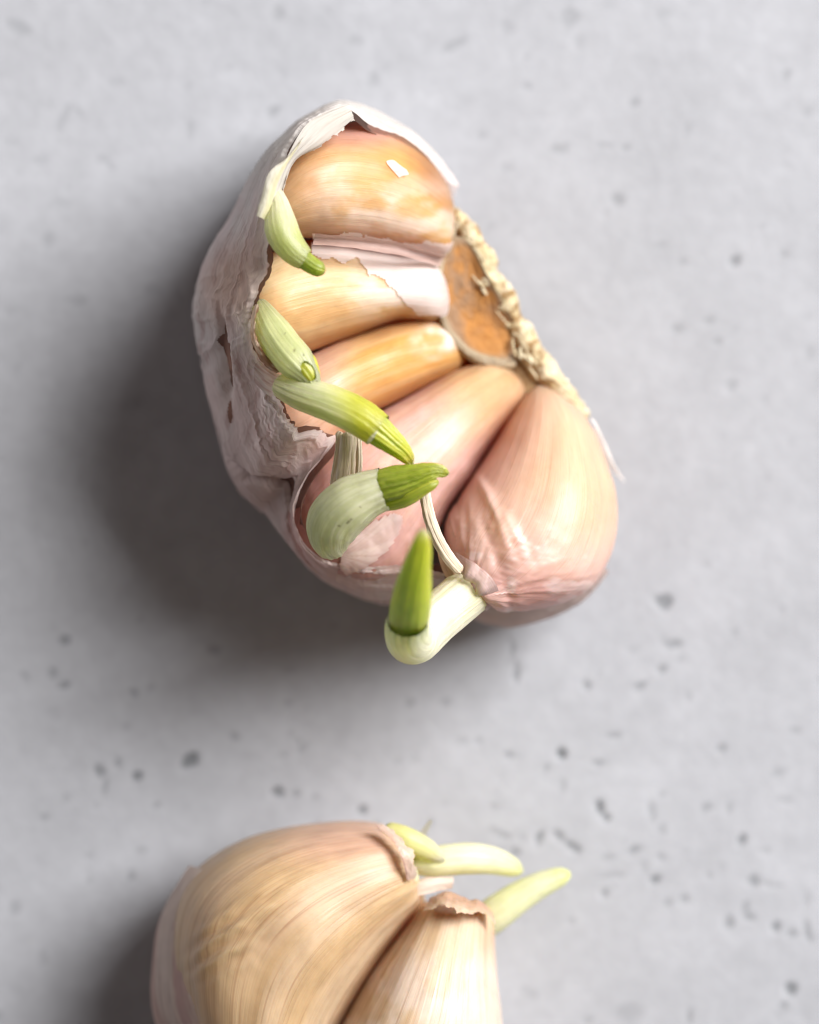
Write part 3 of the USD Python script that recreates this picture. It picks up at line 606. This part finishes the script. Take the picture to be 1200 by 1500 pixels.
G = sweep([(598,926,42),(599,905,46),(604,870,50),(611,830,53.5),(617,800,55.5),(621,776,57)], [22,26,24.5,18.5,13,6], n=90, m=44, cap0=.1, cap1=.10, flat=.75)
leaf(s, G, lambda u, w, px, py: mixc(np.array([.46, .47, .24]), mixc(mixc(GREEN * 1.5, LIME, sm(.0, .6, u) * .75 + .25 * fibre(u, w, 12, 1.2, 6)), np.array([.46, .46, .22]), .8 * sm(.82, 1, u)), sm(.06, .30, u + .1 * np.sin(w * 6.283))), 72, .35)

# -- dry skin: collar round the fifth sprout, stalk strands, cream strip
def ring_sheet(c0, rows, seed):
    pass
G = sheet([[(664,806,29.5),(684,818,32.4),(708,834,33.6),(728,858,33),(734,884,30)], [(662,822,30),(680,832,32.8),(699,847,33.8),(714,868,33),(720,890,29.6)], [(654,833,29.6),(673,843,32.2),(690,857,33.0),(703,875,32),(708,895,29)]], 90, 26)
grid_object(k5, 'skin_collar', G, 'clove_skin', lambda u, w, px, py: mixc(PINK * 1.02, np.array([.56, .46, .24]), sm(.72, .98, w)), relief=lambda u, w, px, py: .5 * (fb(u, w, 9, 1.5, 14, 3) - .5) + .35 * np.sin(u * 21) * w ** 2, cull=lambda u, w, px, py: w > .9 + .25 * (fb(u, 0 * w, 10, 1, 15) - .4), u_mm=9, v_mm=3)
G = sweep([(622,716,36),(628,750,35.5),(640,785,34.5),(656,814,33.5),(676,838,32.5)], [8,8.5,9,9,7], n=80, m=24, cap0=.05, cap1=.05, flat=.6)
grid_object(k5, 'dried_stem', G, 'dry_fibre', lambda u, w, px, py: np.array([.74, .62, .48]), True, srelief(81, .5))
for k, (dx, r, z) in enumerate([(-14, 6, 0), (-4, 8, .6), (6, 6, .3), (14, 5, -.2)]):
    G = sweep([(512 + dx * .9, 632, 35.5 + z), (511 + dx, 660, 35 + z), (508 + dx * 1.1, 690, 33.5 + z), (504 + dx * 1.1, 715, 31 + z)], [r, r, r * 1.1, r], n=50, m=16, flat=.5, cap0=.1, cap1=.1)
    grid_object(bulb, 'dried_stem', G, 'dry_fibre', lambda u, w, px, py: np.array([.84, .72, .58]) * (1 - .12 * (k % 2)), True, srelief(82 + k, .5))
# pink dry skin at the foot of the fourth sprout
patch(k4, 'skin_flake', K4, lambda px, py: blob(px, py, 548, 795, 62, 30, -38, .25) - .5 + edge_noise(px, py, 16, 66, .35), .35, 'clove_skin', lambda u, w, px, py: mixc(np.array([.56, .38, .33]), PINK * .9, sm(.35, .65, meshkit.fbm(np.stack([np.arctan2(py - 815, px - 495) * 12, 0 * px, 0 * px], -1), 3, 22))))
# brown dry skin between the fourth and fifth clove
G = sheet([[(640,800,30),(646,830,29.5),(660,856,29)], [(652,806,31.5),(660,832,31),(672,852,30.5)], [(660,815,31),(668,836,30.5),(680,850,30)]], 30, 14)
grid_object(k5, 'skin_flake', G, 'dry_fibre', lambda u, w, px, py: np.array([.52, .33, .20]), u_mm=6, v_mm=3)

# ------------------------------------------------------------------ the golden bulb at the lower edge
bulb = thing('garlic_bulb', 'golden brown garlic bulb with pale sprouts, cut off by the lower picture edge', 'garlic')
GOLD, GTAN, GPINK, GPALE = np.array([.44, .30, .165]), np.array([.43, .30, .205]), np.array([.46, .285, .22]), np.array([.54, .41, .285])
def g1(u, w, px, py):
    C = mixc(GOLD, GPALE, .55 * streaky(u, w, 31, .35, .65, 9))
    C = mixc(C, GTAN, .35 * sm(.42, .64, fb(u, np.cos(w * 6.283), 2, 6, 33)))
    C = mixc(C, GPINK, .75 * blob(px, py, 520, 1225, 110, 40, 0, .8))
    C = mixc(C, np.array([.34, .21, .10]), .55 * sm(.50, .62, fb(u, np.cos(w * 6.283), 1.5, 14, 34)) * blob(px, py, 340, 1420, 90, 120, 30, .8))
    C = mixc(C, np.array([.62, .30, .12]), .7 * blob(px, py, 580, 1395, 18, 110, 38, .8))
    return C
def g1r(u, w, px, py):
    f = .5 * (fb(u, np.cos(w * 6.283), 3, 5, 35, 4) - .5) + .10 * (fb(u, np.cos(w * 6.283), 3, 22, 36, 3) - .5)
    # pleats pressed across the skin
    t = (px - 340) * .55 + (py - 1370) * .83
    band = blob(px, py, 355, 1365, 75, 38, -38, .7)
    f += .38 * band * np.cos(t / 4.2 + 3 * fb(px / 40, py / 40, 1, 1, 37, 2))
    return f
G = pillow([(612,1285),(585,1222),(540,1203),(470,1204),(395,1216),(320,1248),(262,1310),(250,1420),(300,1560),(420,1640)],
           [(612,1285),(622,1322),(596,1362),(560,1412),(520,1478),(490,1540),(460,1590),(440,1615),(428,1630),(420,1640)],
           [15,14,13,12.5,12.5,12.5,12], [0.2,12,16,18.5,18,15,0.2], [0.2,10,13,13.5,13.5,12,0.2], n=220, m=160, power=.72)
b1 = grid_object(bulb, 'clove', G, 'golden_skin', g1, True, g1r, u_mm=45)
def g2(u, w, px, py):
    C = mixc(GPALE, GOLD, .7 * streaky(u, w, 41, .45, .62, 10))
    C = mixc(C, np.array([.50, .28, .20]), .8 * blob(px, py, 672, 1326, 60, 14, 5, .8))
    C = mixc(C, np.array([.60, .36, .22]), .6 * blob(px, py, 718, 1370, 12, 70, 0, .8))
    return mixc(C, np.array([.62, .52, .44]), .7 * sm(.48, .58, fb(px / 55, py / 90, 1, 1, 43, 4)) * sm(1370, 1430, py))
G = pillow([(668,1318),(640,1312),(616,1322),(584,1366),(548,1416),(506,1482),(478,1545),(480,1620),(540,1680)],
           [(668,1318),(696,1314),(717,1328),(724,1385),(730,1450),(738,1520),(720,1600),(650,1670),(540,1680)],
           [15,15,15,15,14,13], [0.2,9,14,16,14,0.2], [0.2,11,14,14,12,0.2], power=.75)
b2 = grid_object(bulb, 'clove', G, 'golden_skin', g2, True, lambda u, w, px, py: .6 * (fb(u, np.cos(w * 6.283), 3, 5, 45, 4) - .5) + .1 * (fb(u, np.cos(w * 6.283), 3, 22, 46, 3) - .5) - .8 * blob(px, py, 670, 1316, 40, 16, 5, .8), u_mm=40)
G = sheet([[(630,1316,22),(654,1304,23),(676,1314,22.6),(698,1318,22.4),(716,1330,20)], [(624,1326,24.6),(652,1318,26),(677,1327,25.8),(702,1330,25),(722,1344,22)], [(616,1340,25.6),(648,1338,27.6),(680,1346,28),(706,1348,27),(725,1362,23)]], 80, 30)
grid_object(b2, 'skin_flake', G, 'golden_skin', lambda u, w, px, py: mixc(np.array([.42, .235, .16]), np.array([.52, .38, .27]), sm(.2, .9, w + .3 * (fb(u, 0 * w, 9, 1, 52) - .5))), relief=lambda u, w, px, py: .8 * (fb(u, w, 6, 2, 53) - .5), cull=lambda u, w, px, py: w > .75 + .5 * (fb(u, 0 * w, 8, 1, 54) - .4), u_mm=9, v_mm=5)
G = sheet([[(548,1208,25.5),(572,1228,26.6),(588,1256,27.2),(596,1290,26)], [(560,1208,25),(584,1227,26),(600,1254,26.6),(607,1288,25.4)], [(570,1210,24),(596,1229,24.8),(611,1254,25.4),(615,1284,24.4)]], 60, 24)
grid_object(b1, 'skin_flake', G, 'golden_skin', lambda u, w, px, py: mixc(GPINK, np.array([.60, .48, .36]), w), relief=lambda u, w, px, py: .6 * (fb(u, w, 6, 2, 55) - .5), cull=lambda u, w, px, py: w > .6 + .7 * (fb(u, 0 * w, 9, 1, 56) - .3), u_mm=8, v_mm=4)
# pale skin on the left flank
G = sheet([[(300,1275,19),(262,1330,19),(252,1400,20),(258,1480,20),(300,1580,18)], [(278,1268,14),(238,1335,14),(223,1410,14),(226,1490,14),(270,1600,14)], [(290,1275,8),(250,1340,8),(236,1410,8),(238,1490,8),(280,1590,8)], [(310,1290,2),(270,1350,1),(258,1415,1),(260,1490,1),(300,1580,1)]], 120, 50)
grid_object(bulb, 'outer_skin', G, 'paper_skin', lambda u, w, px, py: mixc(np.array([.72, .63, .58]), np.array([.62, .46, .42]), sm(.4, .62, fb(u, w, 2, 8, 47))), relief=lambda u, w, px, py: .6 * (fb(u, w, 3, 6, 48) - .5), u_mm=28, v_mm=18)
G = sheet([[(286,1360,25),(292,1420,27),(305,1470,28),(330,1530,28)], [(262,1350,21),(262,1420,22),(270,1480,23),(300,1550,23)], [(250,1350,18),(245,1420,18),(252,1490,18),(290,1570,18)]], 90, 30)
grid_object(bulb, 'outer_skin', G, 'thin_paper', lambda u, w, px, py: mixc(np.array([.74, .62, .55]), np.array([.58, .40, .38]), sm(.4, .6, fb(u, w, 2, 8, 49))), relief=lambda u, w, px, py: .5 * (fb(u, w, 4, 5, 50) - .5), u_mm=20, v_mm=7)
# sprouts
YG = np.array([.58, .58, .30])
G = sweep([(600,1262,18),(640,1262,18),(690,1258,17),(735,1265,15),(765,1278,13)], [18,22,22,18,8], n=80, m=40, cap0=.05, cap1=.12)
sprout(G, lambda u, w, px, py: mixc(np.array([.64, .64, .36]), np.array([.58, .60, .20]), sm(.6, 1, u)), 91)
G = sweep([(560,1218,21),(592,1229,21.4),(622,1242,20.8),(652,1262,19.5)], [15,18,15,4], n=50, m=32, cap0=.1, cap1=.15)
sprout(G, lambda u, w, px, py: mixc(np.array([.46, .45, .16]), YG, sm(.3, 1, u)), 92)
G = sweep([(575,1262,22),(590,1282,22),(602,1300,20)], [18,21,12], n=40, m=30, cap0=.2, cap1=.2)
sprout(G, lambda u, w, px, py: YG, 93)
G = sweep([(684,1368,12),(716,1346,13.5),(758,1316,14),(798,1294,14),(836,1279,14)], [24,25,22,18,11], n=80, m=40, cap0=.05, cap1=.12)
sprout(G, lambda u, w, px, py: mixc(np.array([.60, .62, .36]), np.array([.52, .56, .16]), sm(.7, 1, u)), 94)
G = sheet([[(598,1296,21),(630,1284,21),(664,1284,19)], [(596,1304,22.5),(630,1294,22),(664,1292,20)], [(600,1316,22.5),(632,1308,22),(662,1302,19)]], 40, 20)
grid_object(b1, 'skin_flake', G, 'thin_paper', lambda u, w, px, py: np.array([.78, .62, .52]), relief=lambda u, w, px, py: .5 * (fb(u, w, 3, 5, 51) - .5))
G = sheet([[(612,1225,18),(620,1212,19),(630,1200,20)], [(622,1228,18),(628,1216,19),(634,1203,20)]], 16, 6)
grid_object(b1, 'skin_flake', G, 'thin_paper', lambda u, w, px, py: np.array([.84, .82, .80]))
